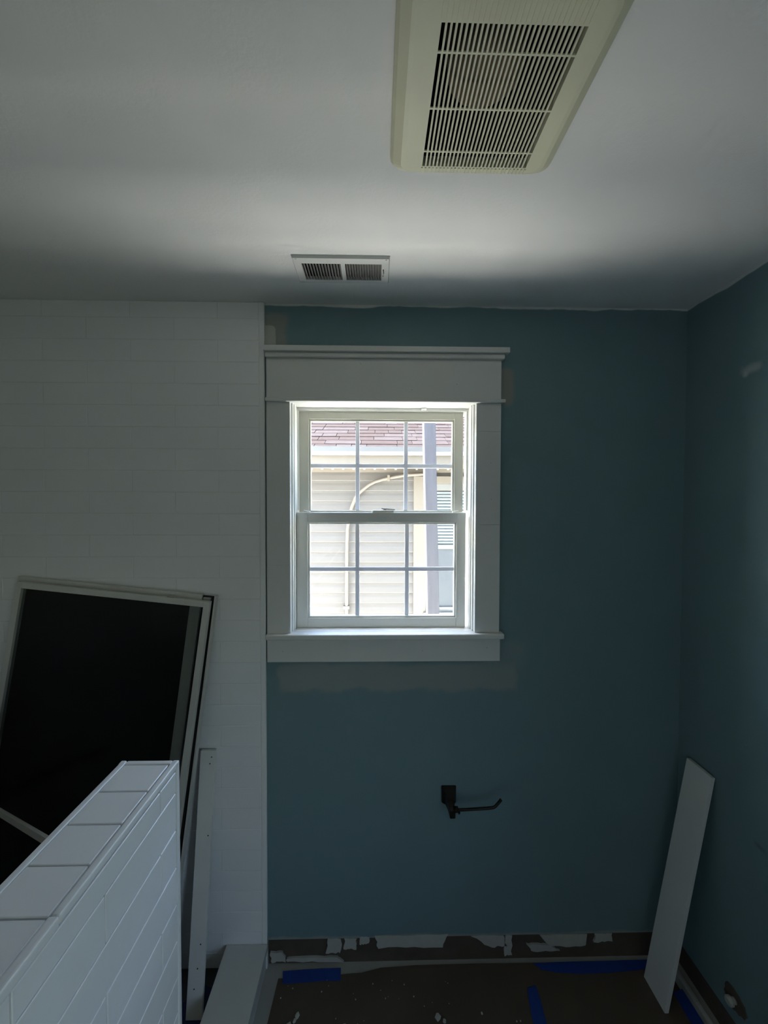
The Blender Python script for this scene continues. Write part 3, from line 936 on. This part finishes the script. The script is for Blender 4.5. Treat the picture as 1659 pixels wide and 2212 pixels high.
# roof deck and the far slope
bm = bmesh.new()
q = 2.9
pr = [(RY, RZ - .03), (RY, RZ - .012), (RY + q * math.cos(SL), RZ - .012 + q * math.sin(SL)), (RY + 2 * q * math.cos(SL), RZ - .03), ]
A = [bm.verts.new((HX0 - .2, p[0], p[1])) for p in pr]
B = [bm.verts.new((HX1 + .2, p[0], p[1])) for p in pr]
for i in range(4):
    bm.faces.new((A[i], A[(i + 1) % 4], B[(i + 1) % 4], B[i]))
bm.faces.new(A); bm.faces.new(B[::-1])
link('roof', bm, 'shingle', house)
# shingles: single pieces where the window shows them, joined beyond
random.seed(3)
EXPO, SW, NC = .138, .31, 11
sh_me = {}
def shingle_mesh(w):
    kx = round(w, 2)
    if kx not in sh_me:
        b = bmesh.new()
        add_box(b, -kx / 2 + .002, kx / 2 - .002, 0, EXPO * 1.35, 0, .007, .0012, 1)
        me = bpy.data.meshes.new('shingle')
        b.to_mesh(me); b.free()
        me.materials.append(M['shingle'])
        sh_me[kx] = me
    return sh_me[kx]
rest = bmesh.new()
for r in range(NC + 9):
    t = r * EXPO
    x = -1.7 + random.uniform(-.3, 0)
    yy, zz = RY + t * math.cos(SL), RZ + t * math.sin(SL)
    if r < NC:
        while x < 2.3:
            w = random.choice((.14, .20, .28, .34))
            o = link('shingle', shingle_mesh(w), None, house, (x + w / 2, yy, zz - .008 + random.uniform(0, .003)))
            o.rotation_euler = (SL - math.radians(2.2), 0, 0)
            if random.random() < .5:
                o.material_slots[0].link = 'OBJECT'
                o.material_slots[0].material = M['shingle_b']
            x += w
        spans = ((HX0 - .2, -2.0), (2.3, HX1 + .2))
    else:
        spans = ((HX0 - .2, HX1 + .2),)
    for (a, b) in spans:
        v0 = len(rest.verts)
        bmx = bmesh.ops.create_cube(rest, size=1)
        for v in bmx['verts']:
            v.co = Vector(((a + b) / 2 + v.co.x * (b - a), (v.co.y + .5) * EXPO * 1.35, (v.co.z + .5) * .007))
            v.co = Matrix.Rotation(SL - math.radians(2.2), 3, 'X') @ v.co
            v.co += Vector((0, yy - RY, zz - RZ - .008))
tag(link('shingle_field', rest, 'shingle_b', house, (0, RY, RZ)), kind='stuff')
# neighbour's window
nw = empty('window', (0.97, FY, 0.6), house)
tag(nw, 'window with pale horizontal blind')
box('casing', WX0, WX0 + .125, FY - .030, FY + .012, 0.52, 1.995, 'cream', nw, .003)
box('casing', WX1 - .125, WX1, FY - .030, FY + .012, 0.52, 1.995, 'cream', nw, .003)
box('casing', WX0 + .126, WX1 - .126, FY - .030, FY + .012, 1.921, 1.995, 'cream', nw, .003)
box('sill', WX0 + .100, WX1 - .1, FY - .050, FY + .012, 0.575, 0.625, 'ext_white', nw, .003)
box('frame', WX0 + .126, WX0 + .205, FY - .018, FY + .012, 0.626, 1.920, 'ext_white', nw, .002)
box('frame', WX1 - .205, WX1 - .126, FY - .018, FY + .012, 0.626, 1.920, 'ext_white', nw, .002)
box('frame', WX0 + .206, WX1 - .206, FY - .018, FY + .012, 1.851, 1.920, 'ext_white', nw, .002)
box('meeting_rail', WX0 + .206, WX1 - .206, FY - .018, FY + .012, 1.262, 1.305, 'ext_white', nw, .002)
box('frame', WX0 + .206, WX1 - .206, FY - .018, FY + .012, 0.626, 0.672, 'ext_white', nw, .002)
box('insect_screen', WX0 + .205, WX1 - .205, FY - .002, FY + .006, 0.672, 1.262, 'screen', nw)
sm = None
for i in range(17):
    zz = 1.325 + i * .0315
    if sm is None:
        o = box('blind_slat', WX0 + .206, WX1 - .206, FY - .0075, FY + .0075, zz - .014, zz + .014, 'blind', nw, .001)
        sm = o.data
    else:
        o = link('blind_slat', sm, None, nw, ((WX0 + WX1) / 2, FY, zz))
    o.rotation_euler = (math.radians(22), 0, 0)

# cream conduit arching over the siding, with straps
cond = empty('conduit_pipe', (-0.297, FY - .04, GZ))
tag(cond, 'cream conduit pipe bending in an arch across the neighbouring siding', 'pipe')
cpts = [(-0.297, GZ), (-0.297, 0.6), (-0.296, 1.2), (-0.290, 1.45), (-0.272, 1.58), (-0.248, 1.68), (-0.212, 1.775), (-0.170, 1.828), (-0.135, 1.860), (-0.078, 1.905), (-0.018, 1.938), (0.055, 1.960), (0.131, 1.978), (0.205, 1.992), (0.276, 2.004), (0.37, 2.012), (0.463, 2.018), (0.60, 2.021)]
kf = (FY - .042) / FY
tube('pipe', [(x * kf, FY - .042, (z - CAMZ) * kf + CAMZ) for x, z in cpts], .0165, 'pipe', cond, 14)
for (x, z, dx) in ((-0.296, 1.06, 0), (-0.297, .68, 0)):
    box('strap', x - .030, x + .030, FY - .062, FY - .018, z - .016, z + .016, 'cream', cond, .004)
box('strap', 0.110, 0.136, FY - .062, FY - .018, 1.945, 2.005, 'cream', cond, .004)

# weathered post standing in the alley
post = empty('wooden_post', (0.43, 3.0, GZ))
tag(post, 'grey weathered square post standing outside before the neighbouring window', 'post')
bm = bmesh.new()
add_box(bm, -.0465, .0465, -.0465, .0465, 0, 4.2, .006, 2)
for v in bm.verts:
    v.co.x -= (v.co.z - 1.33) * .0255
link('post_shaft', bm, 'post', post, (0.4432, 3.0, GZ))
bm = bmesh.new()
add_box(bm, -.060, .060, -.060, .060, 0, .03, .01, 2)
link('post_cap', bm, 'post', post, (0.4432 - 2.87 * .0255, 3.0, GZ + 4.2))
